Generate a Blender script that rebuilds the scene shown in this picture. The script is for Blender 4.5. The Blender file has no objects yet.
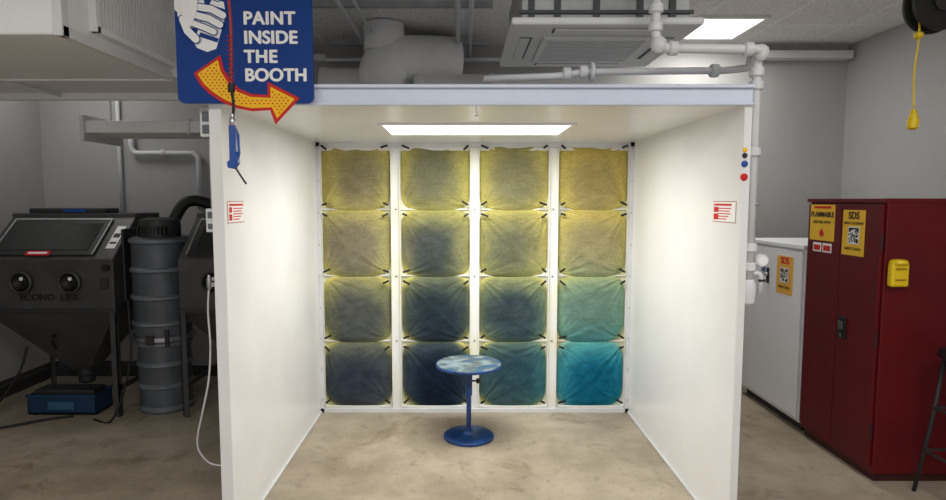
import bpy, bmesh, math, random
from mathutils import Vector, Matrix, noise
random.seed(4)
S=bpy.context.scene
R=math.radians
def lin(c):
    c=c/255.0
    return c/12.92 if c<=.04045 else ((c+.055)/1.055)**2.4
def L3(c): return (lin(c[0]),lin(c[1]),lin(c[2]),1)
M={}
def mat(name,rgb,rough=.5,metal=0,var=.12,vs=6,bump=0,bs=60,emit=0,rgb2=None,coat=0,spec=.5):
    if name in M: return M[name]
    m=bpy.data.materials.new(name); m.use_nodes=True
    n=m.node_tree.nodes; l=m.node_tree.links; b=n['Principled BSDF']
    b.inputs['Roughness'].default_value=rough; b.inputs['Metallic'].default_value=metal
    b.inputs['Specular IOR Level'].default_value=spec
    if coat: b.inputs['Coat Weight'].default_value=coat
    tc=n.new('ShaderNodeTexCoord'); nz=n.new('ShaderNodeTexNoise'); nz.inputs['Scale'].default_value=vs; nz.inputs['Detail'].default_value=5
    l.new(tc.outputs['Object'],nz.inputs['Vector'])
    cr=n.new('ShaderNodeValToRGB'); cr.color_ramp.elements[0].position=.35; cr.color_ramp.elements[1].position=.68
    a=L3(rgb2) if rgb2 else tuple([v*(1-var) for v in L3(rgb)[:3]])+(1,)
    cr.color_ramp.elements[0].color=a; cr.color_ramp.elements[1].color=L3(rgb)
    l.new(nz.outputs['Fac'],cr.inputs['Fac']); l.new(cr.outputs['Color'],b.inputs['Base Color'])
    if bump:
        n2=n.new('ShaderNodeTexNoise'); n2.inputs['Scale'].default_value=bs; n2.inputs['Detail'].default_value=4
        l.new(tc.outputs['Object'],n2.inputs['Vector'])
        bp=n.new('ShaderNodeBump'); bp.inputs['Strength'].default_value=bump; bp.inputs['Distance'].default_value=.01
        l.new(n2.outputs['Fac'],bp.inputs['Height']); l.new(bp.outputs['Normal'],b.inputs['Normal'])
    if emit:
        b.inputs['Emission Color'].default_value=L3(rgb); b.inputs['Emission Strength'].default_value=emit
    M[name]=m; return m

white=mat('white_paint',(232,232,232),.4,var=.05,vs=3)
white2=mat('white_metal',(214,216,218),.42,var=.08,vs=4)
boothw=mat('booth_panel_white',(238,238,238),.28,var=.08,vs=2.0,bump=.04,bs=5)
pipew=mat('pipe_white',(216,218,222),.4,var=.08,vs=10)
galv=mat('galvanized_grey',(165,168,170),.45,.35,var=.2,vs=8)
dkmetal=mat('dark_cabinet_paint',(68,67,67),.45,.1,var=.3,vs=5,bump=.05)
dkmetal2=mat('dark_frame_paint',(44,44,46),.5,.1)
black=mat('black_rubber',(16,16,17),.55)
glass=mat('dark_window_glass',(42,46,46),.15,0,var=.3,vs=3)
drumg=mat('drum_grey',(92,97,104),.42,.2,var=.35,vs=7)
drumr=mat('drum_rib',(120,126,134),.4,.2,var=.3,vs=9)
red=mat('cabinet_red',(98,9,17),.45,var=.2,vs=3,spec=.3)
redd=mat('cabinet_red_dark',(60,8,12),.5)
srx=mat('sign_red',(200,34,30),.55,var=.03,spec=.3)
sblue=mat('sign_blue',(4,56,132),.55,var=.05,vs=2,spec=.25)
swh=mat('sign_white',(240,240,240),.5,var=.02)
sye=mat('sign_yellow',(250,194,20),.5,var=.03,spec=.3)
slw=mat('sticker_yellow',(240,192,44),.5,var=.03)
sor=mat('sticker_orange',(240,184,76),.5,var=.03)
sbk=mat('print_black',(20,20,20),.6)
bluep=mat('blue_enamel',(12,72,140),.4,var=.3,vs=9,rgb2=(8,38,84))
bluet=mat('blue_plastic',(10,70,150),.4)
yel=mat('yellow_plastic',(240,205,20),.4)
hosered=mat('hose_red',(150,24,22),.4)
whhose=mat('hose_white',(195,195,200),.4)
chrome=mat('steel',(180,180,185),.3,.9)
bbox=mat('bin_blue',(14,50,84),.5)

CUR=[None]
def begin(name,loc):
    e=bpy.data.objects.new(name,None); e.empty_display_size=.1; e.location=loc
    S.collection.objects.link(e); CUR[0]=e; return e
def end(): CUR[0]=None
def par(o):
    S.collection.objects.link(o)
    if CUR[0]:
        o.parent=CUR[0]; o.matrix_parent_inverse=Matrix.Translation(-CUR[0].location)
    return o
def reg(o,m=None):
    if m: o.data.materials.append(m)
    return par(o)
def meshobj(name,verts,faces,m,smooth=False):
    me=bpy.data.meshes.new(name); me.from_pydata([tuple(v) for v in verts],[],faces); me.update()
    if smooth:
        for p in me.polygons: p.use_smooth=True
    return reg(bpy.data.objects.new(name,me),m)
def bev(o,w,seg=2):
    b=o.modifiers.new('bevel','BEVEL'); b.width=w; b.segments=seg; b.limit_method='ANGLE'; return o
def boxes(name,lst,m,bv=0):
    V=[];F=[]
    for (x0,x1,y0,y1,z0,z1) in lst:
        k=len(V)
        V+=[(x0,y0,z0),(x1,y0,z0),(x1,y1,z0),(x0,y1,z0),(x0,y0,z1),(x1,y0,z1),(x1,y1,z1),(x0,y1,z1)]
        F+=[tuple(k+i for i in q) for q in [(0,3,2,1),(4,5,6,7),(0,1,5,4),(1,2,6,5),(2,3,7,6),(3,0,4,7)]]
    o=meshobj(name,V,F,m)
    if bv: bev(o,bv,2 if len(lst)==1 else 1)
    return o
def box(name,x0,x1,y0,y1,z0,z1,m,bv=0): return boxes(name,[(x0,x1,y0,y1,z0,z1)],m,bv)
def fixn(o):
    bm=bmesh.new(); bm.from_mesh(o.data); bmesh.ops.recalc_face_normals(bm,faces=bm.faces); bm.to_mesh(o.data); bm.free(); return o
def lathe(name,cx,cy,prof,m,n=40,axis='Z',cz=0):
    V=[];F=[]
    for (r,z) in prof:
        for i in range(n):
            a=2*math.pi*i/n
            if axis=='Z': V.append((cx+r*math.cos(a),cy+r*math.sin(a),cz+z))
            elif axis=='Y': V.append((cx+r*math.cos(a),cy+z,cz-r*math.sin(a)))
            else: V.append((cx+z,cy+r*math.cos(a),cz+r*math.sin(a)))
    for j in range(len(prof)-1):
        for i in range(n):
            i2=(i+1)%n
            F.append((j*n+i,j*n+i2,(j+1)*n+i2,(j+1)*n+i))
    F.append(tuple(reversed(range(n)))); F.append(tuple((len(prof)-1)*n+i for i in range(n)))
    o=fixn(meshobj(name,V,F,m,True))
    e=o.modifiers.new('es','EDGE_SPLIT'); e.split_angle=R(40)
    return o
def tube(name,pts,r,m,smooth=False,cyc=False,tight=2.2):
    P=[Vector(p) for p in pts]
    if smooth:
        Q=[]; ext=[P[0]*2-P[1]]+P+[P[-1]*2-P[-2]]
        seg=10 if len(P)<40 else 2
        for i in range(1,len(ext)-2):
            p0,p1,p2,p3=ext[i-1],ext[i],ext[i+1],ext[i+2]
            for k_ in range(seg):
                t=k_/seg
                Q.append(.5*((2*p1)+(p2-p0)*t+(2*p0-5*p1+4*p2-p3)*t*t+(3*p1-p0-3*p2+p3)*t**3))
        Q.append(P[-1])
    else:
        Q=[P[0]]
        for i in range(1,len(P)-1):
            a=(P[i-1]-P[i]); b=(P[i+1]-P[i]); d=min(r*tight,a.length*.45,b.length*.45)
            A=P[i]+a.normalized()*d; B=P[i]+b.normalized()*d
            for k_ in range(9):
                t=k_/8; Q.append((1-t)**2*A+2*t*(1-t)*P[i]+t*t*B)
        Q.append(P[-1])
    n=10 if r<.03 else 28
    V=[];F=[]; T=(Q[1]-Q[0]).normalized(); U=T.orthogonal().normalized()
    for i,q in enumerate(Q):
        if 0<i<len(Q)-1: T=(Q[i+1]-Q[i-1])
        elif i: T=(Q[i]-Q[i-1])
        T=T.normalized() if T.length>1e-9 else Vector((0,0,1))
        U=(U-T*U.dot(T)).normalized(); W=T.cross(U)
        for j in range(n):
            a=2*math.pi*j/n; V.append(q+U*r*math.cos(a)+W*r*math.sin(a))
    for i in range(len(Q)-1):
        for j in range(n):
            j2=(j+1)%n; F.append((i*n+j,i*n+j2,(i+1)*n+j2,(i+1)*n+j))
    F.append(tuple(reversed(range(n)))); F.append(tuple((len(Q)-1)*n+i for i in range(n)))
    return fixn(meshobj(name,V,F,m,True))
def text(name,s,loc,size,m,rot=(90,0,0),bold=.0,align='CENTER',spacing=1):
    c=bpy.data.curves.new(name,'FONT'); c.body=s; c.size=size; c.extrude=.0008; c.offset=bold; c.align_x=align; c.align_y='CENTER'; c.space_character=spacing
    c.materials.append(m)
    o=bpy.data.objects.new(name,c); o.rotation_euler=[R(a) for a in rot]; o.location=loc
    return par(o)
def prism(name,pts,y0,y1,m):
    n=len(pts); V=[(p[0],y0,p[1]) for p in pts]+[(p[0],y1,p[1]) for p in pts]
    F=[tuple(range(n)),tuple(reversed(range(n,2*n)))]+[(i,i+n,(i+1)%n+n,(i+1)%n) for i in range(n)]
    return fixn(meshobj(name,V,F,m))
def extx(name,pts,x0,x1,m,bv=0):
    n=len(pts); V=[(x0,p[0],p[1]) for p in pts]+[(x1,p[0],p[1]) for p in pts]
    F=[tuple(range(n)),tuple(reversed(range(n,2*n)))]+[(i,i+n,(i+1)%n+n,(i+1)%n) for i in range(n)]
    o=fixn(meshobj(name,V,F,m))
    if bv: bev(o,bv)
    return o

# ---------- room shell
XL,XR,YB,YF,ZC=-3.82,3.45,5.5,-3.0,3.02
fl=mat('concrete_floor',(184,172,153),.4,var=.3,vs=1.3,bump=.06,bs=18,rgb2=(152,140,121))
nt=fl.node_tree; n=nt.nodes; l=nt.links; b=n['Principled BSDF']
src=b.inputs['Base Color'].links[0].from_socket
tc=[q for q in n if q.type=='TEX_COORD'][0]
def layer_mul(src,scale,p0,p1,c0,c1,fac,detail=8,rough=.65,dist=0):
    n3=n.new('ShaderNodeTexNoise'); n3.inputs['Scale'].default_value=scale; n3.inputs['Detail'].default_value=detail; n3.inputs['Roughness'].default_value=rough; n3.inputs['Distortion'].default_value=dist
    l.new(tc.outputs['Object'],n3.inputs['Vector'])
    cr=n.new('ShaderNodeValToRGB'); cr.color_ramp.elements[0].position=p0; cr.color_ramp.elements[0].color=(*c0,1); cr.color_ramp.elements[1].position=p1; cr.color_ramp.elements[1].color=(*c1,1)
    l.new(n3.outputs['Fac'],cr.inputs['Fac'])
    mx=n.new('ShaderNodeMixRGB'); mx.blend_type='MULTIPLY'; mx.inputs[0].default_value=fac
    l.new(src,mx.inputs[1]); l.new(cr.outputs['Color'],mx.inputs[2]); return mx.outputs[0]
s1=layer_mul(src,4.5,.36,.62,(.73,.72,.69),(1.05,1.05,1.05),.7)
s1=layer_mul(s1,2.3,.57,.64,(1,1,1),(.70,.64,.56),.75,7,.65,1.5)
s1=layer_mul(s1,8,.58,.66,(1,1,1),(.58,.58,.58),.6,7,.7,.6)
s1=layer_mul(s1,32,.28,.40,(.42,.40,.38),(1,1,1),.6,4,.6)
l.new(s1,b.inputs['Base Color'])
wallm=mat('wall_grey_paint',(172,171,170),.6,var=.06,vs=1.5,bump=.04,bs=80)
box('floor',XL,XR,YF,YB,-.1,0,fl)
box('wall_back',XL,XR,YB,YB+.1,0,ZC,wallm)
box('wall_left',XL-.1,XL,YF,YB+.1,0,ZC,wallm)
box('wall_right',XR,XR+.1,YF,YB+.1,0,ZC,wallm)
cm=bpy.data.materials.new('acoustic_tile'); cm.use_nodes=True; n=cm.node_tree.nodes; l=cm.node_tree.links; b=n['Principled BSDF']; b.inputs['Roughness'].default_value=.9
tc=n.new('ShaderNodeTexCoord'); br=n.new('ShaderNodeTexBrick'); br.offset=0; br.inputs['Scale'].default_value=1; br.inputs['Brick Width'].default_value=.61; br.inputs['Row Height'].default_value=.61; br.inputs['Mortar Size'].default_value=.012
br.inputs['Color1'].default_value=(.82,.81,.79,1); br.inputs['Color2'].default_value=(.78,.77,.75,1); br.inputs['Mortar'].default_value=(.9,.9,.9,1)
l.new(tc.outputs['Object'],br.inputs['Vector'])
nz=n.new('ShaderNodeTexNoise'); nz.inputs['Scale'].default_value=70; nz.inputs['Detail'].default_value=6; l.new(tc.outputs['Object'],nz.inputs['Vector'])
cr=n.new('ShaderNodeValToRGB'); cr.color_ramp.elements[0].position=.36; cr.color_ramp.elements[0].color=(.55,.55,.55,1); cr.color_ramp.elements[1].position=.5; cr.color_ramp.elements[1].color=(1,1,1,1)
l.new(nz.outputs['Fac'],cr.inputs['Fac']); mx=n.new('ShaderNodeMixRGB'); mx.blend_type='MULTIPLY'; mx.inputs[0].default_value=.5
l.new(br.outputs['Color'],mx.inputs[1]); l.new(cr.outputs['Color'],mx.inputs[2]); l.new(mx.outputs[0],b.inputs['Base Color'])
box('ceiling',XL,XR,YF,YB,ZC,ZC+.1,cm)
bbm=mat('baseboard_dark',(52,52,54),.5)
box('baseboard_back',XL,XR,YB-.012,YB,0,.1,bbm)
box('baseboard_left',XL,XL+.012,YF,YB,0,.1,bbm)
box('baseboard_right',XR-.012,XR,YF,YB,0,.1,bbm)
box('trim_1',2.55,XR-.02,YB-.12,YB-.002,2.88,2.95,white2,.01)
box('trim_2',XL+.02,-1.2,YB-.12,YB-.002,2.86,2.92,white2,.01)

def area(name,loc,sx,sy,power,col=(1,1,1),rot=(0,0,0)):
    d=bpy.data.lights.new(name,'AREA'); d.shape='RECTANGLE'; d.size=sx; d.size_y=sy; d.energy=power; d.color=col
    o=bpy.data.objects.new(name,d); o.location=loc; o.rotation_euler=[R(a) for a in rot]
    return par(o)
em=mat('troffer_lens',(255,253,248),.5,emit=3,var=.0)
def troffer(x0,x1,y0,y1,p):
    begin('ceiling_light',((x0+x1)/2,(y0+y1)/2,ZC))
    boxes('light_frame',[(x0-.03,x1+.03,y0-.03,y0,ZC-.02,ZC-.001),(x0-.03,x1+.03,y1,y1+.03,ZC-.02,ZC-.001),(x0-.03,x0,y0,y1,ZC-.02,ZC-.001),(x1,x1+.03,y0,y1,ZC-.02,ZC-.001)],white)
    box('lens',x0,x1,y0,y1,ZC-.012,ZC-.001,em)
    area('lamp',((x0+x1)/2,(y0+y1)/2,ZC-.03),x1-x0,y1-y0,p,(1,.98,.95))
    end()
troffer(1.80,2.28,4.66,5.22,16)
troffer(1.7,2.3,.4,1.6,26)  # unseen fixture overhead, added as fill from the camera side
troffer(-.6,0.6,.2,.8,32)  # added fill light above the camera end, out of view
troffer(-2.6,-2.0,-.6,.6,30)  # out-of-view panel left of the camera, added for fill
troffer(-3.5,-2.9,4.45,5.05,4)  # added lamp hidden behind the air handler, brightens the left wall

# ---------- paint booth
bx0,bx1,by0,by1,bz=-1.10,1.28,2.78,4.54,2.070
begin('paint_spray_booth',(.09,3.66,0))
box('side_panel_left',bx0-.05,bx0,by0,5.1,0,2.16,boothw,.004)
box('side_panel_right',bx1,bx1+.03,by0,5.1,0,2.16,boothw,.004)
box('booth_roof',bx0,bx1,by0+.03,5.1,bz,bz+.03,boothw)
box('booth_plenum_back',bx0,bx1,5.06,5.10,0,bz,boothw)
hd=mat('header_beam',(210,219,236),.35,var=.04)
boxes('header_beam',[(bx0-.055,bx1+.035,by0-.012,by0+.03,bz,bz+.088),(bx0-.055,bx1+.035,by0-.03,by0-.012,bz+.074,bz+.090),(bx0-.055,bx1+.035,by0-.03,by0-.012,bz-.003,bz+.010)],hd,.003)
boxes('front_flanges',[(bx0-.055,bx0-.0,by0-.012,by0-.001,0,bz),(bx1+.0,bx1+.034,by0-.012,by0-.001,0,bz)],white)
boxes('corner_flashing',[(bx0,bx0+.03,by1-.02,by1,0,bz),(bx1-.03,bx1,by1-.02,by1,0,bz),(bx0,bx1,by1-.02,by1,bz-.035,bz),(bx0,bx1,by1-.02,by1,0,.035),
    (bx0,bx0+.012,by0,by1,0,.012),(bx1-.012,bx1,by0,by1,0,.012)],white2,.002)
boxes('corner_screws',[(x,x+.006,by1-.023,by1-.02,z,z+.006) for x in (bx0+.012,bx1-.018) for z in [.1+.24*i for i in range(9)]],dkmetal2)
bl=mat('booth_lamp_lens',(255,252,242),.5,emit=3,var=0)
lx0,lx1,ly0,ly1=-.455,.61,3.42,3.92
boxes('lamp_frame',[(lx0-.025,lx1+.025,ly0-.025,ly0,bz-.012,bz),(lx0-.025,lx1+.025,ly1,ly1+.025,bz-.012,bz),(lx0-.025,lx0,ly0,ly1,bz-.012,bz),(lx1,lx1+.025,ly0,ly1,bz-.012,bz)],white)
box('lamp_lens',lx0,lx1,ly0,ly1,bz-.008,bz,bl)
area('booth_lamp',(.08,3.67,bz-.03),1.05,.5,32,(1,.985,.945))
wl=[];wr=[]
for (a,b_,c,d) in ((2.82,3.0,1.612,1.622),(2.82,2.855,1.580,1.606),(2.82,2.855,1.543,1.573),(2.87,2.995,1.597,1.602),(2.87,2.98,1.584,1.589),(2.87,2.99,1.571,1.576),(2.87,2.97,1.558,1.563),(2.87,2.95,1.545,1.550)):
    wl.append((bx0+.003,bx0+.0035,a,b_,c,d)); m_=5.84-a; m2=5.84-b_
    wr.append((bx1-.0035,bx1-.003,m2+.02,m_+.04,c,d))
boxes('warning_sticker_border',[(bx0+.0005,bx0+.0015,2.805,3.015,1.53,1.635),(bx1-.0015,bx1-.0005,2.815,3.075,1.53,1.635)],mat('sticker_edge',(190,150,145),.5))
boxes('warning_sticker_panel',[(bx0+.001,bx0+.003,2.81,3.01,1.535,1.63),(bx1-.003,bx1-.001,2.82,3.07,1.535,1.63)],swh)
boxes('warning_sticker_print',wl+wr,srx)
for nm,z,r,c in (('dot_yellow',1.868,.010,sye),('dot_navy',1.842,.012,mat('ink',(30,30,60),.4)),('dot_blue',1.805,.015,bluet),('dot_red',1.745,.017,srx)):
    lathe(nm,bx1+.006,by0-.014,[(r,0),(r,-.004),(r*.8,-.006)],c,20,'Y',z)
tube('pull_chain_hook',[(.06,by0-.015,bz+.01),(.06,by0-.015,bz-.03),(.07,by0-.015,bz-.045),(.055,by0-.015,bz-.05)],.003,chrome)
end()

begin('exhaust_filter_bank',(.09,4.56,1.06))
fw=mat('filter_frame_white',(230,232,236),.45,var=.12,vs=3.5,rgb2=(226,225,208))
yst=mat('filter_backing_stained',(232,232,215),.7,var=.1,vs=4,rgb2=(212,208,150))
gx0_,gx1_=bx0+.003,bx1-.003; gz=bz-.004
box('filter_backing',gx0_,gx1_,4.585,4.60,0.001,gz,yst)
cols=[-.81,-.208,.383,.982]; rows=[.300,.808,1.316,1.824]
fr=[]
for a in [( gx0_,-1.068),(-.545,-.473),(.052,.124),(.647,.719),(1.246,gx1_)]:
    fr.append((a[0],a[1],4.545,4.585,.001,bz-.035))
    if a[1]-a[0]>.05:
        fr.append((a[0]+.0,a[0]+.008,4.525,4.545,.001,bz-.035)); fr.append((a[1]-.008,a[1],4.525,4.545,.001,bz-.035))
fr.append((gx0_,gx1_,4.55,4.585,.001,.045)); fr.append((gx0_,gx1_,4.55,4.585,bz-.06,bz-.03))
for z in (.554,1.062,1.570): fr.append((gx0_,gx1_,4.57,4.586,z-.006,z+.006))
boxes('filter_frame',fr,fw,.002)
sc=[]
for x in (-.509,.088,.683):
    for z in (.56,1.06,1.57): sc.append((x-.005,x+.005,4.538,4.546,z-.005,z+.005))
boxes('frame_screws',sc,dkmetal2)

def lerp(a,b,t): return [a[i]+(b[i]-a[i])*t for i in range(len(a))]
PC=[[(128,120,90),(108,108,84),(120,118,86),(158,142,90)],
    [(126,120,98),(66,72,70),(100,102,80),(150,142,102)],
    [(82,86,82),(38,50,58),(54,68,74),(100,130,118)],
    [(50,58,70),(18,30,46),(46,74,84),(12,92,122)]]
PE=[[(186,172,100),(170,162,90),(182,172,98),(204,182,94)],
    [(182,172,112),(130,130,88),(170,162,94),(194,180,110)],
    [(140,140,96),(78,88,80),(104,116,90),(128,168,146)],
    [(80,86,88),(40,54,70),(82,112,108),(44,142,164)]]
def gcol(G_,x,z):
    u=(x-cols[0])/(cols[3]-cols[0])*3; v=(rows[3]-z)/(rows[3]-rows[0])*3
    u=min(max(u,0),2.9999); v=min(max(v,0),2.9999)
    i=int(u); j=int(v); fu=u-i; fv=v-j
    fu=fu*fu*(3-2*fu); fv=fv*fv*(3-2*fv)
    return lerp(lerp(G_[j][i],G_[j][i+1],fu),lerp(G_[j+1][i],G_[j+1][i+1],fu),fv)
N=72; V=[];F=[];C=[]
for ci,cx in enumerate(cols):
    for ri,cz in enumerate(rows):
        k=len(V); seed=Vector((ci*7.3,ri*3.1,1.7))
        ox,oz=random.uniform(-.2,.2),random.uniform(-.25,.05)
        if ci==3 and ri==0: ox,oz=.1,-.3
        for j in range(N+1):
            for i in range(N+1):
                a=i/N*2-1; c=j/N*2-1
                w=.260*(1-.13*c**6); h=.254*(1-.11*a**6)
                x=cx+a*w; z=cz+c*h
                z-=.016*(1-a*a)*max(0,-c)
                bul=((1-a**6)**.7)*((1-c**6)**.7)
                wr=noise.noise(Vector((x*2,z*6,0))+seed)*.006
                wr+=noise.noise(Vector((x*5+z*9,z*22-x*8,0))+seed)*.004
                fold=0
                for sx in (-1,1):
                    for sz in (-1,1):
                        dx_=a-sx*1.02; dz_=c-sz*.98; d_=math.hypot(dx_,dz_); an=math.atan2(dz_,dx_)
                        fold+=math.exp(-d_*1.5)*(noise.noise(Vector((an*7+sx*3,sz*5,.6*d_))+seed)*.024)*min(1,d_*3)
                V.append((x,4.575-.030*bul-(wr+fold)*bul-.012*bul*(1-c)/2*(1-a*a),z))
                rad=math.sqrt((a-ox)**2*1.1+(c-oz)**2)+.22*noise.noise(Vector((x*4,z*4,1))+seed)+.10*noise.noise(Vector((x*12,z*12,4))+seed)
                t=min(1,max(0,(rad-.35)/.95)); t=t*t*(3-2*t)
                col=lerp(gcol(PC,x,z),gcol(PE,x,z),t)
                mottle_shade=noise.noise(Vector((x*13,z*13,2)))*7+fold*500  # random mottle plus painted fold shading: crests lighter, creases darker
                col=[q+mottle_shade for q in col]
                e=(abs(a)**6+abs(c)**6)**(1/6)
                ed=max(0,(e-.87)/.14)**1.7
                corner=max(0,(abs(a)*abs(c)-.5)/.5)
                st=(ed*.45+corner*.85)*(.7+1.2*noise.noise(Vector((x*4,z*4,9))+seed))
                st=min(1,max(0,st))
                right=(cx>.8 and cz<.5)
                tgt=(160,200,180) if right else (224,214,116)
                col=lerp(col,tgt,st*(1-.25*(1-z/2.0)))
                C.append([lin(min(255,max(6,q))) for q in col]+[1])
        for j in range(N):
            for i in range(N):
                p=k+j*(N+1)+i; F.append((p,p+1,p+N+2,p+N+1))
pm=bpy.data.materials.new('fiber_filter_overspray'); pm.use_nodes=True; n=pm.node_tree.nodes; l=pm.node_tree.links; b=n['Principled BSDF']; b.inputs['Roughness'].default_value=.95
b.inputs['Specular IOR Level'].default_value=.1
at=n.new('ShaderNodeVertexColor'); at.layer_name='Col'
tc=n.new('ShaderNodeTexCoord')
def fib(rot,sc,dist,lo,hi):
    mp=n.new('ShaderNodeMapping'); mp.inputs['Rotation'].default_value=(0,R(rot),0); mp.inputs['Scale'].default_value=sc
    l.new(tc.outputs['Object'],mp.inputs['Vector']); nz=n.new('ShaderNodeTexNoise'); nz.inputs['Scale'].default_value=1; nz.inputs['Detail'].default_value=4; nz.inputs['Distortion'].default_value=dist
    l.new(mp.outputs['Vector'],nz.inputs['Vector'])
    cr=n.new('ShaderNodeValToRGB'); cr.color_ramp.elements[0].position=.36; cr.color_ramp.elements[0].color=(lo,lo,lo,1); cr.color_ramp.elements[1].position=.64; cr.color_ramp.elements[1].color=(hi,hi,hi,1)
    l.new(nz.outputs['Fac'],cr.inputs['Fac']); return nz.outputs['Fac'],cr.outputs['Color']
f1,c1=fib(35,(14,14,150),1.5,.80,1.12); f2,c2=fib(-25,(110,110,110),.3,.78,1.16)
src=at.outputs['Color']
for c_ in (c1,c2):
    mx=n.new('ShaderNodeMixRGB'); mx.blend_type='MULTIPLY'; mx.inputs[0].default_value=.75
    l.new(src,mx.inputs[1]); l.new(c_,mx.inputs[2]); src=mx.outputs[0]
l.new(src,b.inputs['Base Color'])
bp=n.new('ShaderNodeBump'); bp.inputs['Strength'].default_value=.35; bp.inputs['Distance'].default_value=.005; l.new(f1,bp.inputs['Height']); l.new(bp.outputs['Normal'],b.inputs['Normal'])
o=meshobj('filter_pads',V,F,pm,True)
ca=o.data.color_attributes.new('Col','FLOAT_COLOR','POINT')
for i,c in enumerate(C): ca.data[i].color=c
V=[];F=[]
for cx in cols:
    for cz in rows:
        for sx in (-1,1):
            for sz in (-1,1):
                if random.random()<.06: continue
                an=R(28+random.uniform(-12,16)); p=Vector((cx+sx*.248,4.520,cz+sz*.222)); d=Vector((-sx*math.cos(an),-.12,-sz*math.sin(an))).normalized(); L=.050+random.uniform(-.012,.012)
                pr=Vector((d.z,0,-d.x)).normalized()*.0075; q=p+d*L; dy=Vector((0,-.008,0)); k=len(V)
                V+=[p+pr,p-pr,q-pr,q+pr,p+pr+dy,p-pr+dy,q-pr+dy,q+pr+dy]
                F+=[tuple(k+i for i in g) for g in [(0,1,2,3),(7,6,5,4),(0,4,5,1),(1,5,6,2),(2,6,7,3),(3,7,4,0)]]
meshobj('wire_clips',V,F,black)
end()

# ---------- pedestal table
begin('pedestal_turntable',(.04,4.04,0))
tx,ty=.04,4.04
lathe('base_disc',tx,ty,[(.165,0),(.173,.004),(.173,.02),(.165,.026),(.04,.032),(.03,.045),(.03,.06)],bluep,56)
lathe('column',tx,ty,[(.017,.04),(.017,.30),(.024,.301),(.024,.44),(.02,.455),(.012,.46),(.012,.50)],bluep,24)
lathe('top_hub',tx,ty,[(.03,.47),(.07,.49),(.07,.505)],bluep,30)
tm=mat('paint_splattered_top',(140,160,172),.6,var=.5,vs=11,rgb2=(48,90,128))
cr=[q for q in tm.node_tree.nodes if q.type=='VALTORGB'][0]; cr.color_ramp.elements[0].position=.38; cr.color_ramp.elements[1].position=.68
e=cr.color_ramp.elements.new(.47); e.color=L3((92,102,96)); e=cr.color_ramp.elements.new(.54); e.color=L3((118,136,142))
lathe('table_top',tx,ty,[(.216,.505),(.222,.509),(.222,.520),(.217,.526)],tm,64)
lathe('table_rim',tx,ty,[(.224,.505),(.2255,.507),(.2255,.520),(.224,.522)],bluep,64)
lathe('clamp_knob',tx,ty-.0,[(.006,.02),(.006,.05),(.018,.052),(.018,.07),(.012,.075)],black,16,'X',.40)
end()

# ---------- sign
SY=2.72
k=.00446
def sp(px,py): return (-1.270+(px-178)*k, 2.070+(103-py)*k)
begin('paint_inside_the_booth_sign',(-.985,SY,2.38))
def rr(x0,y0,x1,y1,r,n=6):
    P=[]
    for cx,cy,a0 in ((x1-r,y1-r,0),(x0+r,y1-r,90),(x0+r,y0+r,180),(x1-r,y0+r,270)):
        for i in range(n+1):
            a=R(a0+90*i/n); P.append((cx+r*math.cos(a),cy+r*math.sin(a)))
    return P
prism('board',[sp(*p) for p in rr(178,-30,313.5,103,7)],SY,SY+.012,sblue)
for s,y,spc in (('PAINT',21,1.08),('INSIDE',39.5,1.04),('THE',58,1.08),('BOOTH',76,1.03)):
    X,Z=sp(245.5,y)
    for q,(ox_,oz_) in enumerate(((0,0),(.0024,0),(-.0024,0),(0,.0016),(0,-.0016))):
        text('text_%s_%d'%(s.lower(),q),s,(X+ox_,SY-.001-q*.0004,Z+oz_),.077,swh,bold=.0008,align='LEFT',spacing=spc)
outer=[(195,74),(201,85),(210,94),(222,102),(236,108),(252,111),(270,110),(275,124),(300,98),(268,82),(268,95),(252,94),(240,89),(231,80),(225,70),(222,56)]
prism('arrow_border',[sp(*p) for p in outer],SY-.004,SY-.0005,srx)
inner=[(199,74.5),(205,84),(213,91.5),(224,99),(237,105),(252,108),(272,107),(277,118),(295,99),(271,87),(271,98),(251,97),(238,92),(228,82),(222,72),(219.5,61)]
prism('arrow_fill',[sp(*p) for p in inner],SY-.006,SY-.003,sye)
def inside(p,poly):
    c=False; j=len(poly)-1
    for i in range(len(poly)):
        if (poly[i][1]>p[1])!=(poly[j][1]>p[1]) and p[0]<(poly[j][0]-poly[i][0])*(p[1]-poly[i][1])/(poly[j][1]-poly[i][1])+poly[i][0]: c=not c
        j=i
    return c
V=[];F=[]
yy=60
rowi=0
while yy<120:
    xx=196+(2.2 if rowi%2 else 0)
    while xx<296:
        if all(inside((xx+dx,yy+dy),inner) for dx,dy in ((2,0),(-2,0),(0,2),(0,-2))):
            q=len(V)
            for i in range(8):
                a=2*math.pi*i/8; X,Z=sp(xx+.85*math.cos(a),yy+.85*math.sin(a)); V.append((X,SY-.0066,Z))
            F.append(tuple(range(q,q+8)))
        xx+=4.4
    yy+=2.9; rowi+=1
meshobj('arrow_dots',V,F,srx)
def capsule(p,q,r,n=8):
    a=math.atan2(q[1]-p[1],q[0]-p[0]); P=[]
    for c,a0 in ((q,a-math.pi/2),(p,a+math.pi/2)):
        for i in range(n+1):
            t=a0+math.pi*i/n; P.append((c[0]+r*math.cos(t),c[1]+r*math.sin(t)))
    return P
lay=[0]
def layer(nm,poly,m):
    lay[0]+=1; y=SY-.0006-lay[0]*.0004
    prism(nm,[sp(*p) for p in poly],y,y+.0003,m)
layer('forearm',[(178,-6),(192,-12),(204,0),(192,14),(182,16),(178,12)],swh)
layer('can_outline',[(207,9),(231,17),(220,53),(210,56),(197,51),(193,44)],sblue)
layer('can_body',[(208,12),(228,19),(218,50),(209,53),(199,49),(196,44)],swh)
layer('can_label',[(203,34),(221,40),(219.5,44),(201,38)],sblue)
layer('can_cap',[(214,0),(229,4),(230,15),(211,9)],sblue)
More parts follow.
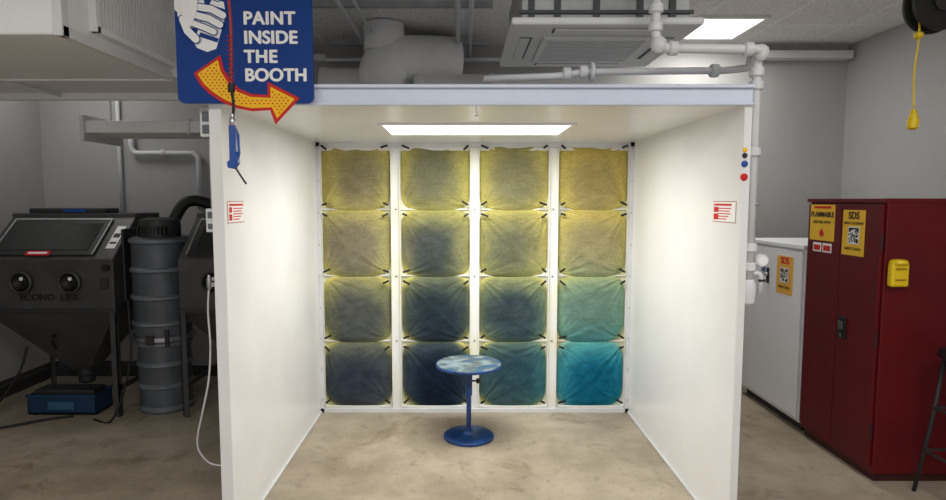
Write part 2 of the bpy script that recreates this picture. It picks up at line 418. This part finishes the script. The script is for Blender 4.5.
layer('can_cap_top',[(216,2),(227,5),(228,12),(213,7)],swh)
layer('palm',[(182,6),(198,-2),(208,4),(206,18),(200,30),(189,30),(181,18)],swh)
for nm,a,b_,c,r in (('index_finger',(200,0),(212,-3),(221,1),3.0),('middle_finger',(202,10),(215,12),(226,18),3.3),('ring_finger',(200,18),(212,21),(223,27),3.2),('little_finger',(197,26),(208,30),(217,34),2.8),('thumb',(187,22),(191,33),(199,41),3.7)):
    layer(nm+'_outline_a',capsule(a,b_,r+1),sblue); layer(nm+'_outline_b',capsule(b_,c,r+1),sblue)
    layer(nm+'_a',capsule(a,b_,r),swh); layer(nm+'_b',capsule(b_,c,r),swh)
layer('knuckle_cover',[(184,6),(196,-1),(202,4),(201,14),(195,29),(188,27)],swh)
end()

# ---------- hanging air blow gun
begin('air_blow_gun',(-.93,2.45,1.9))
hx,hy=-.928,2.45
tube('supply_hose',[(hx+.0,hy,3.02),(hx-.01,hy,2.6),(hx+.005,hy,2.35),(hx,hy,2.08)],.006,hosered,True)
coil=[]
for i in range(160):
    a=i/160*2*math.pi*11; coil.append((hx+.008*math.cos(a),hy+.008*math.sin(a),2.30-i/160*.2))
tube('coil_hose',coil,.003,hosered,True)
tube('tail_hose',[(hx,hy,2.09),(hx+.006,hy,2.02),(hx,hy,1.95)],.006,black,True)
lathe('coupler',hx,hy,[(.008,1.935),(.012,1.94),(.012,1.965),(.008,1.97),(.008,1.985)],chrome,16)
lathe('hose_collar',hx,hy,[(.012,2.07),(.014,2.075),(.014,2.10),(.012,2.105)],black,16)
extx('gun_handle',[(2.44,1.94),(2.46,1.94),(2.462,1.80),(2.455,1.785),(2.445,1.785),(2.438,1.80)],hx-.014,hx+.012,bluet,.004)
prism('gun_body',[(hx-.024,1.79),(hx+.018,1.835),(hx+.022,1.79),(hx+.005,1.765),(hx-.02,1.77)],2.438,2.462,bluet)
prism('trigger',[(hx+.014,1.93),(hx+.026,1.90),(hx+.028,1.83),(hx+.020,1.80),(hx+.018,1.85)],2.446,2.454,bluet)
tube('nozzle',[(hx-.002,hy,1.785),(hx+.025,hy,1.74),(hx+.048,hy,1.705)],.004,dkmetal2)
lathe('ceiling_hook',hx,hy,[(.02,2.98),(.03,3.0),(.03,3.02)],chrome,16)
end()

# ---------- AC cassette
begin('ceiling_cassette_air_conditioner',(.67,3.2,2.44))
ax0,ax1,ay0,ay1,az=.22,1.10,2.80,3.68,2.435
acg=mat('ac_panel',(214,217,220),.45,var=.04); acd=mat('ac_dark',(62,66,70),.6)
box('panel',ax0,ax1,ay0,ay1,az,az+.035,acg,.012)
box('body',ax0+.05,ax1-.05,ay0+.05,ay1-.05,az+.035,az+.30,galv,.008)
boxes('body_ribs',[(ax0+.04,ax1-.04,ay0+.035,ay0+.05,az+.06,az+.075),(ax0+.04,ax1-.04,ay0+.035,ay0+.05,az+.13,az+.15),(ax0+.04,ax1-.04,ay0+.035,ay0+.05,az+.22,az+.24)]+[(x,x+.03,ay0+.04,ay0+.05,az+.04,az+.28) for x in (.3,.42,.6,.8,.95)],acd)
gx0,gx1,gy0,gy1=ax0+.2,ax1-.2,ay0+.22,ay1-.22
boxes('grille_slats',[(gx0,gx1,gy0+i*(gy1-gy0)/12,gy0+i*(gy1-gy0)/12+.018,az-.014,az-.004) for i in range(13)],acg)
box('grille_well',gx0,gx1,gy0,gy1+.016,az-.004,az-.001,acd)
boxes('grille_rim',[(gx0-.03,gx1+.03,gy0-.03,gy0,az-.016,az),(gx0-.03,gx1+.03,gy1+.016,gy1+.046,az-.016,az),(gx0-.03,gx0,gy0,gy1+.016,az-.016,az),(gx1,gx1+.03,gy0,gy1+.016,az-.016,az)],acg,.003)
boxes('louver_gaps',[(gx0,gx1,ay0+.065,ay0+.135,az-.002,az),(gx0,gx1,ay1-.135,ay1-.065,az-.002,az),(ax0+.06,ax0+.12,gy0,gy1,az-.002,az),(ax1-.12,ax1-.06,gy0,gy1,az-.002,az)],acd)
boxes('louver_flaps',[(gx0+.01,gx1-.01,ay0+.065,ay0+.122,az-.008,az-.002),(gx0+.01,gx1-.01,ay1-.122,ay1-.065,az-.008,az-.002),(ax0+.06,ax0+.108,gy0+.01,gy1-.01,az-.008,az-.002),(ax1-.108,ax1-.06,gy0+.01,gy1-.01,az-.008,az-.002)],acg)
for i,(x,y) in enumerate(((.3,2.88),(1.02,2.88),(.3,3.56),(1.02,3.56))): tube('hanger_rod_%d'%i,[(x,y,az+.28),(x,y,ZC)],.006,chrome)
end()

# ---------- pipes
begin('compressed_air_piping',(1.1,2.85,2.3))
r=.021
PX=1.338
tube('drop_pipe',[(.85,2.72,ZC),(.85,2.72,2.36),(.89,2.72,2.31),(PX,2.74,2.31),(PX,2.79,2.27),(PX,2.79,1.20)],r,pipew)
tube('riser_twin',[(PX,2.79,2.31),(PX,2.86,2.31),(PX,2.86,2.255),(1.25,2.92,2.255),(.58,2.95,2.255),(.46,2.95,2.235),(.10,2.97,2.225)],r*.8,pipew)
i=0
for p,ax in (((.85,2.72,2.40),'Z'),((.85,2.72,2.48),'Z'),((.93,2.722,2.31),'X'),((1.27,2.737,2.31),'X'),((PX,2.79,2.22),'Z'),((PX,2.79,2.16),'Z'),((PX,2.79,1.86),'Z'),((PX,2.79,1.42),'Z'),((PX,2.79,1.33),'Z'),((.58,2.95,2.255),'X'),((.50,2.95,2.245),'X'),((1.2,2.925,2.255),'X')):
    lathe('coupling_%d'%i,p[0],p[1],[(r*1.28,-.02),(r*1.5,-.015),(r*1.5,.015),(r*1.28,.02)],pipew,20,ax,p[2]); i+=1
lathe('union_disc',.62,2.947,[(.04,-.01),(.045,-.006),(.045,.006),(.04,.01)],pipew,24,'X',2.255)
lathe('tee_ball',.865,2.72,[(.015,-.035),(.032,-.02),(.036,0),(.032,.02),(.015,.035)],pipew,20,'Z',2.325)
lathe('tee_ball_corner',PX,2.76,[(.015,-.035),(.032,-.02),(.036,0),(.032,.02),(.015,.035)],pipew,20,'Z',2.30)
lathe('gauge_body',1.385,2.77,[(.026,-.012),(.030,-.008),(.030,.012),(.025,.016)],pipew,24,'Y',1.36)
lathe('gauge_face',1.385,2.757,[(.022,0),(.022,-.002)],swh,24,'Y',1.36)
lathe('regulator_bowl',PX,2.79,[(.02,1.15),(.03,1.16),(.033,1.2),(.033,1.25),(.024,1.27)],pipew,24)
tube('valve_branch',[(PX,2.79,1.30),(1.39,2.78,1.30),(1.39,2.78,1.20)],.012,pipew)
box('valve_handle',1.375,1.405,2.765,2.775,1.262,1.272,dkmetal2)
tube('pipe_strap',[(1.312,2.795,1.62),(1.365,2.765,1.62)],.006,chrome)
box('wall_clamp',1.311,1.33,2.785,2.82,1.55,1.59,pipew)
end()

begin('booth_switch_box',(-1.18,2.85,1.75))
box('upper_box',-1.212,-1.152,2.80,2.9,1.93,2.065,white2,.004)
boxes('upper_details',[(-1.20,-1.165,2.796,2.80,2.0,2.045),(-1.20,-1.165,2.796,2.80,1.945,1.985)],drumg,.002)
box('lower_box',-1.20,-1.152,2.80,2.88,1.49,1.60,white2,.004)
boxes('lower_details',[(-1.19,-1.165,2.796,2.80,1.555,1.585),(-1.19,-1.165,2.796,2.80,1.505,1.53)],drumg,.002)
tube('conduit',[(-1.18,2.84,1.93),(-1.18,2.84,1.60)],.009,white2)
end()
begin('white_air_hose',(-1.2,2.9,.6))
tube('hose',[(-1.19,2.79,1.25),(-1.20,2.79,1.12),(-1.195,2.79,.95),(-1.21,2.79,.78),(-1.25,2.80,.62),(-1.285,2.82,.50),(-1.29,2.84,.42),(-1.25,2.86,.35),(-1.19,2.87,.33),(-1.152,2.87,.33)],.0045,whhose,True)
lathe('hose_fitting',-1.19,2.79,[(.006,1.22),(.012,1.23),(.012,1.27),(.006,1.29)],chrome,16)
box('fitting_bracket',-1.20,-1.152,2.785,2.80,1.235,1.255,chrome)
end()

# ---------- air handler top-left
begin('air_handler_unit',(-2.7,3.2,2.6))
ah=mat('air_handler_white',(234,235,236),.45,var=.05,vs=2)
box('casing',-3.75,-1.63,2.5,3.42,2.31,3.0,ah,.01)
box('rear_casing',-3.75,-1.20,3.42,3.97,2.325,3.0,ah,.01)
boxes('flange',[(-3.75,-1.2,3.93,3.98,2.285,2.33),(-3.75,-1.62,3.40,3.42,2.30,2.315),(-2.6,-2.58,2.5,3.95,2.300,2.315)],ah,.003)
boxes('corner_post',[(-1.66,-1.622,2.492,2.54,2.305,3.0),(-1.645,-1.622,2.5,3.42,2.305,2.35)],white2,.003)
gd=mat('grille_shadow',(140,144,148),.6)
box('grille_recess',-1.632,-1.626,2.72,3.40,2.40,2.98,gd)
boxes('grille_fins',[(-1.63,-1.60,2.72+i*.028,2.72+i*.028+.008,2.40,2.98) for i in range(25)]+[(-1.632,-1.598,2.70,3.42,2.375,2.40),(-1.632,-1.598,2.69,2.72,2.375,3.0)],ah)
boxes('ceiling_brackets',[(x,x+.05,y,y+.05,2.99,ZC) for x in (-3.6,-1.8) for y in (2.6,3.8)],galv)
end()
begin('flat_supply_duct',(-1.9,4.5,2.15))
box('duct',-2.68,-1.16,4.3,4.75,2.115,2.20,ah,.005)
boxes('end_flange',[(-2.70,-2.67,4.28,4.77,2.06,2.24),(-1.95,-1.93,4.29,4.76,2.105,2.21)],white2,.003)
tube('hanger_1',[(-2.6,4.5,2.19),(-2.6,4.5,ZC)],.006,chrome); tube('hanger_2',[(-1.4,4.5,2.19),(-1.4,4.5,ZC)],.006,chrome)
end()

# ---------- exhaust ducts above the booth
begin('exhaust_duct',(-.6,4.8,2.6))
dct=mat('duct_metal',(228,229,230),.45,.02,var=.10,vs=5)
lathe('stack',-.62,4.84,[(.215,2.10),(.215,2.45),(.225,2.455),(.225,2.48),(.215,2.485)],dct,40)
tube('elbow_duct',[(-.62,4.84,2.46),(-.62,4.84,2.72),(-.30,4.98,2.76),(-.05,5.05,2.76)],.205,dct,False,tight=1.2)
lathe('stack_upper',-.62,4.84,[(.16,2.80),(.16,3.01)],dct,32)
lathe('cross_duct',0,4.85,[(.17,-.38),(.178,-.37),(.178,-.34),(.17,-.33),(.17,.2),(.178,.21),(.178,.24),(.17,.25),(.17,1.0)],dct,36,'X',2.46)
lathe('side_duct',0,5.0,[(.16,-1.15),(.168,-1.14),(.168,-1.10),(.16,-1.09),(.16,-.8)],dct,36,'X',2.55)
lathe('cross_duct_support',.75,4.85,[(.02,2.10),(.02,2.35)],chrome,12)
lathe('side_duct_support',-1.0,5.0,[(.02,2.10),(.02,2.45)],chrome,12)
end()
begin('ceiling_pipe_run',(0,4.2,2.9))
for i,(x,z,rr_) in enumerate(((-.035,2.90,.02),(.055,2.90,.017),(-.80,2.90,.016),(-.71,2.93,.012))):
    tube('pipe_%d'%i,[(x,2.0,z),(x,5.45,z)],rr_,pipew)
tube('cross_pipe',[(-1.2,5.35,2.86),(1.6,5.35,2.86)],.018,pipew)
tube('cross_pipe_2',[(-1.2,5.3,2.76),(-.8,5.3,2.76)],.02,pipew)
boxes('strut',[(-1.1,.2,4.15,4.19,2.935,2.975),(-1.1,.2,5.15,5.19,2.935,2.975)],galv)
for i,x in enumerate((-1.0,.1)):
    tube('strut_rod_%d'%i,[(x,4.17,2.97),(x,4.17,ZC)],.005,chrome); tube('strut_rod_b%d'%i,[(x,5.17,2.97),(x,5.17,ZC)],.005,chrome)
end()
begin('wall_conduit',(-2.7,5.45,2))
tube('conduit_a',[(-3.1,5.47,2.75),(-3.1,5.47,1.3)],.018,pipew)
tube('conduit_b',[(-2.98,5.45,2.25),(-2.98,5.45,2.1),(-2.95,5.45,2.06),(-2.42,5.45,2.06),(-2.38,5.45,2.02),(-2.38,5.45,1.55)],.024,pipew)
lathe('conduit_union',-2.7,5.45,[(.03,-.02),(.034,-.012),(.034,.012),(.03,.02)],pipew,20,'X',2.06)
lathe('outlet_fitting',-2.38,5.45,[(.025,1.58),(.05,1.6),(.05,1.63),(.03,1.65)],pipew,20)
end()

# ---------- sandblasters
lett=mat('letter_black',(8,8,8),.4)
def blaster(x0,x1,label):
    y0=4.43; y1=5.15; c=(x0+x1)/2; w=x1-x0
    begin('sandblasting_cabinet',(c,4.8,0))
    extx('body',[(y0,.82),(y0,1.20),(y0+.34,1.50),(y0+.34,1.535),(y1,1.535),(y1,.82)],x0,x1,dkmetal,.008)
    def sl(t,off):
        ny,nz_=-.66,.75
        return (y0+.34*t+ny*off,1.20+.30*t+nz_*off)
    def slab(nm,a,b,t0,t1,o0,o1,m):
        p=[sl(t0,o0),sl(t1,o0),sl(t1,o1),sl(t0,o1)]; extx(nm,p,a,b,m,.003)
    slab('window_frame',x0+.06,x1-.16,.08,.92,0,.015,dkmetal2)
    slab('window_glass',x0+.11,x1-.21,.18,.82,.012,.020,glass)
    slab('window_trim_top',x0+.06,x1-.16,.90,.94,.012,.022,galv)
    slab('window_trim_left',x0+.055,x0+.067,.08,.94,.012,.022,galv)
    slab('window_trim_right',x1-.167,x1-.155,.08,.94,.012,.022,galv)
    slab('window_label',x0+.32,x0+.50,.06,.16,.015,.019,srx)
    slab('label_text_bar',x0+.34,x0+.48,.09,.13,.018,.021,swh)
    slab('side_label',x1-.10,x1-.03,.25,.78,.001,.004,swh)
    slab('side_label_lines',x1-.09,x1-.04,.35,.40,.003,.005,sbk); slab('side_label_lines_b',x1-.09,x1-.04,.5,.6,.003,.005,sbk)
    box('top_lamp_housing',x0+.12,x1-.25,y0+.36,y0+.56,1.535,1.575,dkmetal2,.01)
    box('top_lamp_label',x0+.40,x0+.58,y0+.353,y0+.36,1.545,1.570,bluet)
    box('waist_flange',x0-.012,x1+.012,y0-.012,y1,.80,.83,dkmetal2,.003)
    hx=c+.02; hy=4.8; hw=.07
    V=[(x0,y0,.81),(x1,y0,.81),(x1,y1,.81),(x0,y1,.81),(hx-hw,hy-hw,.28),(hx+hw,hy-hw,.28),(hx+hw,hy+hw,.28),(hx-hw,hy+hw,.28)]
    fixn(meshobj('hopper',V,[(0,1,5,4),(1,2,6,5),(2,3,7,6),(3,0,4,7),(4,5,6,7),(3,2,1,0)],dkmetal))
    lathe('hopper_outlet',hx,hy,[(.05,.16),(.06,.17),(.06,.22),(.07,.23),(.07,.28)],dkmetal2,24)
    tube('hopper_handle',[(hx-.07,y0+.13,.6),(hx-.07,y0+.06,.6),(hx-.07,y0+.12,.5)],.01,dkmetal2)
    legs=[]
    for lx in (x0+.0,x1-.045):
        for ly in (y0,y1-.045):
            legs+=[(lx,lx+.045,ly,ly+.006,0,.82),(lx if lx<c else lx+.039,lx+.006 if lx<c else lx+.045,ly,ly+.045,0,.82)]
    legs+=[(x0,x1,y1-.01,y1,.2,.24),(x0,x0+.006,y0,y1,.2,.24),(x1-.006,x1,y0,y1,.2,.24)]
    boxes('legs',legs,dkmetal)
    for i,gx in enumerate((c-.19,c+.17)):
        lathe('glove_ring_%d'%i,gx,y0,[(.080,0),(.085,-.008),(.085,-.025),(.075,-.032),(.067,-.025),(.065,-.004)],dkmetal,36,'Y',1.03)
        lathe('glove_%d'%i,gx,y0,[(.066,-.006),(.06,-.02),(.045,-.04),(.04,-.035),(.02,-.02)],black,30,'Y',1.03)
        lathe('port_tag_%d'%i,gx+.02,y0,[(.014,-.035),(.014,-.040)],swh,16,'Y',1.06)
    if label:
        for q in (0,1): text('cabinet_lettering_%d'%q,'ECONO  LINE',(c+.01+q*.003,y0-.004-q*.0004,.915),.070,lett,bold=0.0006,spacing=1.05)
    box('side_door',x1,x1+.02,y0+.12,y1-.1,.87,1.42,dkmetal2,.006)
    lathe('door_latch',x1-.045,y0,[(.016,0),(.016,-.015),(.026,-.018),(.026,-.035)],black,20,'Y',1.14)
    box('switch',x1-.10,x1-.04,y0-.012,y0,.98,1.06,dkmetal2,.003)
    end()
blaster(-3.58,-2.60,True)
blaster(-2.12,-1.22,False)
begin('warning_placard',(-3.47,4.36,1.3))
box('placard',-3.56,-3.42,4.30,4.304,1.38,1.47,srx); box('placard_band',-3.545,-3.435,4.297,4.30,1.435,1.458,swh); box('placard_lines',-3.545,-3.435,4.297,4.30,1.395,1.408,swh)
tube('placard_post',[(-3.55,4.312,0.0),(-3.55,4.312,1.47)],.006,dkmetal2)
lathe('placard_foot',-3.55,4.312,[(.055,0),(.055,.01),(.02,.02)],dkmetal2,20)
end()
# ---------- dust collector
begin('dust_collector_drum',(-2.34,4.6,0))
dx,dy=-2.355,4.66
lathe('lower_drum',dx,dy,[(.188,0),(.190,.05),(.190,.545),(.207,.55),(.207,.57)],drumg,48)
lathe('upper_drum',dx,dy,[(.200,.60),(.205,.64),(.207,.70),(.207,1.31),(.22,1.315),(.22,1.345),(.19,1.36)],drumg,48)
for i,z in enumerate((.012,.19,.36,.52)): lathe('lower_rib_%d'%i,dx,dy,[(.189,-.022),(.203,-.010),(.203,.010),(.189,.022)],drumr,48,'Z',z+.02)
for i,z in enumerate((.70,.90,1.11,1.33)): lathe('upper_rib_%d'%i,dx,dy,[(.206,-.022),(.222,-.010),(.222,.010),(.206,.022)],drumr,48,'Z',z)
lathe('clamp_band',dx,dy,[(.213,.565),(.22,.57),(.22,.60),(.213,.605)],chrome,48)
lathe('motor_cap',dx,dy,[(.15,1.36),(.15,1.45),(.14,1.49),(.08,1.505)],dkmetal2,36)
boxes('motor_vents',[(dx-.1+i*.025,dx-.088+i*.025,dy-.152,dy-.11,1.38,1.44) for i in range(9)],black)
tube('suction_hose',[(dx+.02,dy+.12,1.42),(dx+.12,dy+.2,1.62),(dx+.28,dy+.28,1.60),(dx+.42,dy+.3,1.45)],.045,black,True)
tube('drum_hose',[(dx-.15,dy+.1,1.2),(dx-.27,dy+.15,1.3),(dx-.3,dy+.2,1.0),(dx-.24,dy+.2,.75)],.035,black,True)
boxes('side_clamp',[(dx-.03,dx+.03,dy-.232,dy-.205,.55,.62),(dx+.1,dx+.13,dy-.2,dy-.18,.53,.66)],dkmetal2,.003)
end()
begin('blue_storage_bin',(-3.1,4.55,0))
x0,x1,y0,y1=-3.32,-2.80,4.46,4.68
boxes('tray',[(x0,x1,y0,y1,0.01,.025),(x0,x1,y0,y0+.01,.01,.16),(x0,x1,y1-.01,y1,.01,.16),(x0,x0+.01,y0,y1,.01,.16),(x1-.01,x1,y0,y1,.01,.16)],bbox,.003)
boxes('rim',[(x0-.01,x1+.01,y0-.01,y0,.14,.165),(x0-.01,x1+.01,y1,y1+.01,.14,.165)],bbox,.003)
box('front_label',x0+.16,x1-.16,y0-.012,y0-.0,.05,.11,mat('label_lblue',(50,90,125),.5))
boxes('feet',[(x0+.02,x0+.06,y0+.02,y1-.02,0,.012),(x1-.06,x1-.02,y0+.02,y1-.02,0,.012)],black)
box('contents',x0+.03,x1-.03,y0+.03,y1-.03,.03,.19,dkmetal2,.01)
end()
begin('black_cable_loop',(-3.5,4.3,0))
tube('cable',[(-3.25,4.4,.55),(-3.3,4.36,.35),(-3.45,4.3,.12),(-3.62,4.2,.02),(-3.5,4.1,.012),(-3.3,4.2,.012),(-3.1,4.35,.012),(-2.95,4.42,.012)],.009,black,True)
tube('cable_b',[(-2.5,4.43,.9),(-2.47,4.38,.5),(-2.52,4.34,.2),(-2.6,4.3,.012),(-2.75,4.35,.012)],.008,black,True)
end()

# ---------- red flammable cabinet
rx,ry0,ry1,rz=2.36,3.37,4.115,1.645
begin('flammable_storage_cabinet',(2.8,3.74,0))
box('carcass',rx+.02,3.22,ry0,ry1,.05,rz,red,.006)
box('plinth',rx+.04,3.20,ry0+.02,ry1-.02,0,.05,redd)
ym=(ry0+ry1)/2
box('door_far',rx,rx+.02,ym+.003,ry1-.015,.09,rz-.03,red,.004)
box('door_near',rx,rx+.02,ry0+.015,ym-.003,.09,rz-.03,red,.004)
box('top_lip',rx-.004,3.22,ry0-.004,ry1+.004,rz-.02,rz+.004,red,.003)
boxes('handle_plate',[(rx-.008,rx,3.64,3.72,.78,.92)],sbk,.003)
boxes('handle_pull',[(rx-.02,rx-.008,3.66,3.70,.84,.89),(rx-.016,rx-.008,3.67,3.69,.79,.815)],drumg,.003)
boxes('hinges',[(rx-.004,rx+.01,ry0+.004,ry0+.014,z,z+.1) for z in (.25,.8,1.35)],redd)
rt=(90,0,-90)
boxes('flammable_sticker',[(rx-.002,rx,3.81,4.075,1.375,1.61)],slw)
text('flammable_text','FLAMMABLE',(rx-.003,3.942,1.545),.046,sbk,rt,bold=.0012)
boxes('flammable_bars',[(rx-.003,rx-.002,3.85,4.035,1.585,1.6)],srx)
text('keep_text','KEEP FIRE AWAY',(rx-.003,3.942,1.495),.026,sbk,rt)
fp=[(0,-.03),(.018,-.026),(.026,-.008),(.018,.012),(.014,.0),(.004,.034),(-.006,.012),(-.012,.02),(-.024,-.004),(-.018,-.026)]
meshobj('flame_pictogram',[(rx-.0032,3.942-p[0],1.43+p[1]) for p in fp],[tuple(range(len(fp)))],srx)
boxes('red_white_sticker',[(rx-.002,rx,3.94,4.03,1.30,1.36),(rx-.002,rx,3.83,3.925,1.30,1.36)],swh)
boxes('red_white_sticker_band',[(rx-.003,rx-.002,3.95,4.02,1.31,1.345),(rx-.003,rx-.002,3.84,3.915,1.31,1.345)],srx)
boxes('sds_sticker',[(rx-.002,rx,3.52,3.725,1.305,1.58)],slw)
text('sds_text','SDS',(rx-.003,3.622,1.545),.06,sbk,rt,bold=.0015)
def qr(nm,plane,y0,z0,s,m=sbk,back=swh):
    boxes(nm+'_back',[(plane-.003,plane-.002,y0,y0+s,z0,z0+s)],back)
    q=[];c=s/15
    for i in range(1,14):
        for j in range(1,14):
            if random.random()<.48 or (i<4 and j<4) or (i>10 and j>10) or (i<4 and j>10): q.append((plane-.004,plane-.003,y0+i*c,y0+(i+1)*c,z0+j*c,z0+(j+1)*c))
    boxes(nm,q,m)
qr('sds_code',rx,3.565,1.375,.105)
text('sds_right','RIGHT TO KNOW',(rx-.003,3.622,1.50),.022,sbk,rt)
text('sds_sub','SAFETY DATA',(rx-.003,3.622,1.345),.024,sbk,rt)
box('side_dispenser',2.39,2.49,ry0-.05,ry0-.006,1.155,1.29,yel,.012)
boxes('dispenser_slots',[(2.41,2.47,ry0-.053,ry0-.049,1.25,1.262),(2.41,2.47,ry0-.053,ry0-.049,1.19,1.2)],mat('yellow_dark',(170,130,10),.5))
lathe('dispenser_cap',2.44,ry0-.028,[(.045,1.285),(.047,1.29),(.04,1.305),(.02,1.31)],yel,24)
end()
wy0,wy1,wz=4.15,5.02,1.315
begin('white_chemical_cabinet',(2.75,4.6,0))
wc=mat('white_cabinet_paint',(240,242,246),.4,var=.05,vs=3)
box('carcass',2.385,3.1,wy0,wy1,.06,wz,wc,.006)
box('plinth',2.42,3.08,wy0+.02,wy1-.02,0,.06,dkmetal2)
box('door',2.365,2.385,wy0+.02,wy1-.02,.09,wz-.035,wc,.006)
box('top_cap',2.36,3.1,wy0-.003,wy1+.003,wz-.02,wz+.01,wc,.004)
box('lock_plate',2.357,2.365,4.60,4.635,1.00,1.12,dkmetal2,.003)
lathe('lock_knob',2.357,4.617,[(.014,0),(.014,-.015),(.01,-.02)],chrome,16,'X',1.07)
box('sds_sticker',2.3625,2.3645,4.27,4.49,.95,1.23,sor)
text('sds_text','SDS',(2.361,4.38,1.195),.07,srx,rt,bold=.0015)
text('sds_sub','SAFETY DATA',(2.361,4.38,1.0),.026,sbk,rt)
qr('sds_code',2.3625,4.325,1.035,.11)
box('blue_card',2.3625,2.3645,4.66,4.72,1.08,1.15,mat('card_blue',(90,110,150),.5))
end()

begin('retractable_cord_reel',(2.47,3.3,2.62))
lathe('drum',2.52,3.3,[(.10,-.05),(.145,-.045),(.145,-.03),(.12,-.025),(.12,.025),(.145,.03),(.145,.045),(.10,.05)],black,36,'Y',2.68)
lathe('hub',2.52,3.245,[(.05,0),(.05,-.012),(.03,-.016)],dkmetal2,24,'Y',2.68)
boxes('bracket',[(2.48,2.56,3.26,3.34,2.80,ZC),(2.44,2.60,3.24,3.36,ZC-.015,ZC-.001)],dkmetal2,.004)
tube('cord',[(2.44,3.3,2.62),(2.445,3.3,2.5),(2.43,3.3,2.32),(2.44,3.3,2.14)],.005,yel,True)
lathe('plug',2.44,3.3,[(.012,2.02),(.026,2.03),(.028,2.07),(.020,2.095),(.012,2.13)],yel,24)
lathe('cord_stopper',2.442,3.3,[(.01,2.50),(.022,2.51),(.022,2.53),(.01,2.54)],yel,20)
end()
begin('bar_stool',(2.72,3.05,0))
cx,cy=2.72,3.10
lathe('seat',cx,cy,[(.16,.79),(.175,.80),(.175,.83),(.15,.84)],black,36)
for i,(sx,sy) in enumerate(((-1,-1),(1,-1),(-1,1),(1,1))):
    tube('leg_%d'%i,[(cx+sx*.10,cy+sy*.10,.79),(cx+sx*.13,cy+sy*.13,.4),(cx+sx*.17,cy+sy*.17,.0)],.011,dkmetal2)
for i,(z,q) in enumerate(((.25,.148),(.5,.125))):
    tube('ring_%d'%i,[(cx-q,cy-q,z),(cx+q,cy-q,z),(cx+q,cy+q,z),(cx-q,cy+q,z),(cx-q,cy-q,z)],.008,dkmetal2)
end()

# ---------- world, camera
w=bpy.data.worlds.new('world'); S.world=w; w.use_nodes=True
w.node_tree.nodes['Background'].inputs[0].default_value=(.98,.98,1,1); w.node_tree.nodes['Background'].inputs[1].default_value=.76
cd=bpy.data.cameras.new('camera'); cam=bpy.data.objects.new('camera',cd); S.collection.objects.link(cam)
cam.location=(0,0,1.64); cam.rotation_euler=(R(90-4.76),0,0); cd.sensor_width=36; cd.lens=600/946*36; cd.shift_x=10/946; cd.clip_start=.05
S.camera=cam
S.view_settings.view_transform='Standard'; S.view_settings.look='None'
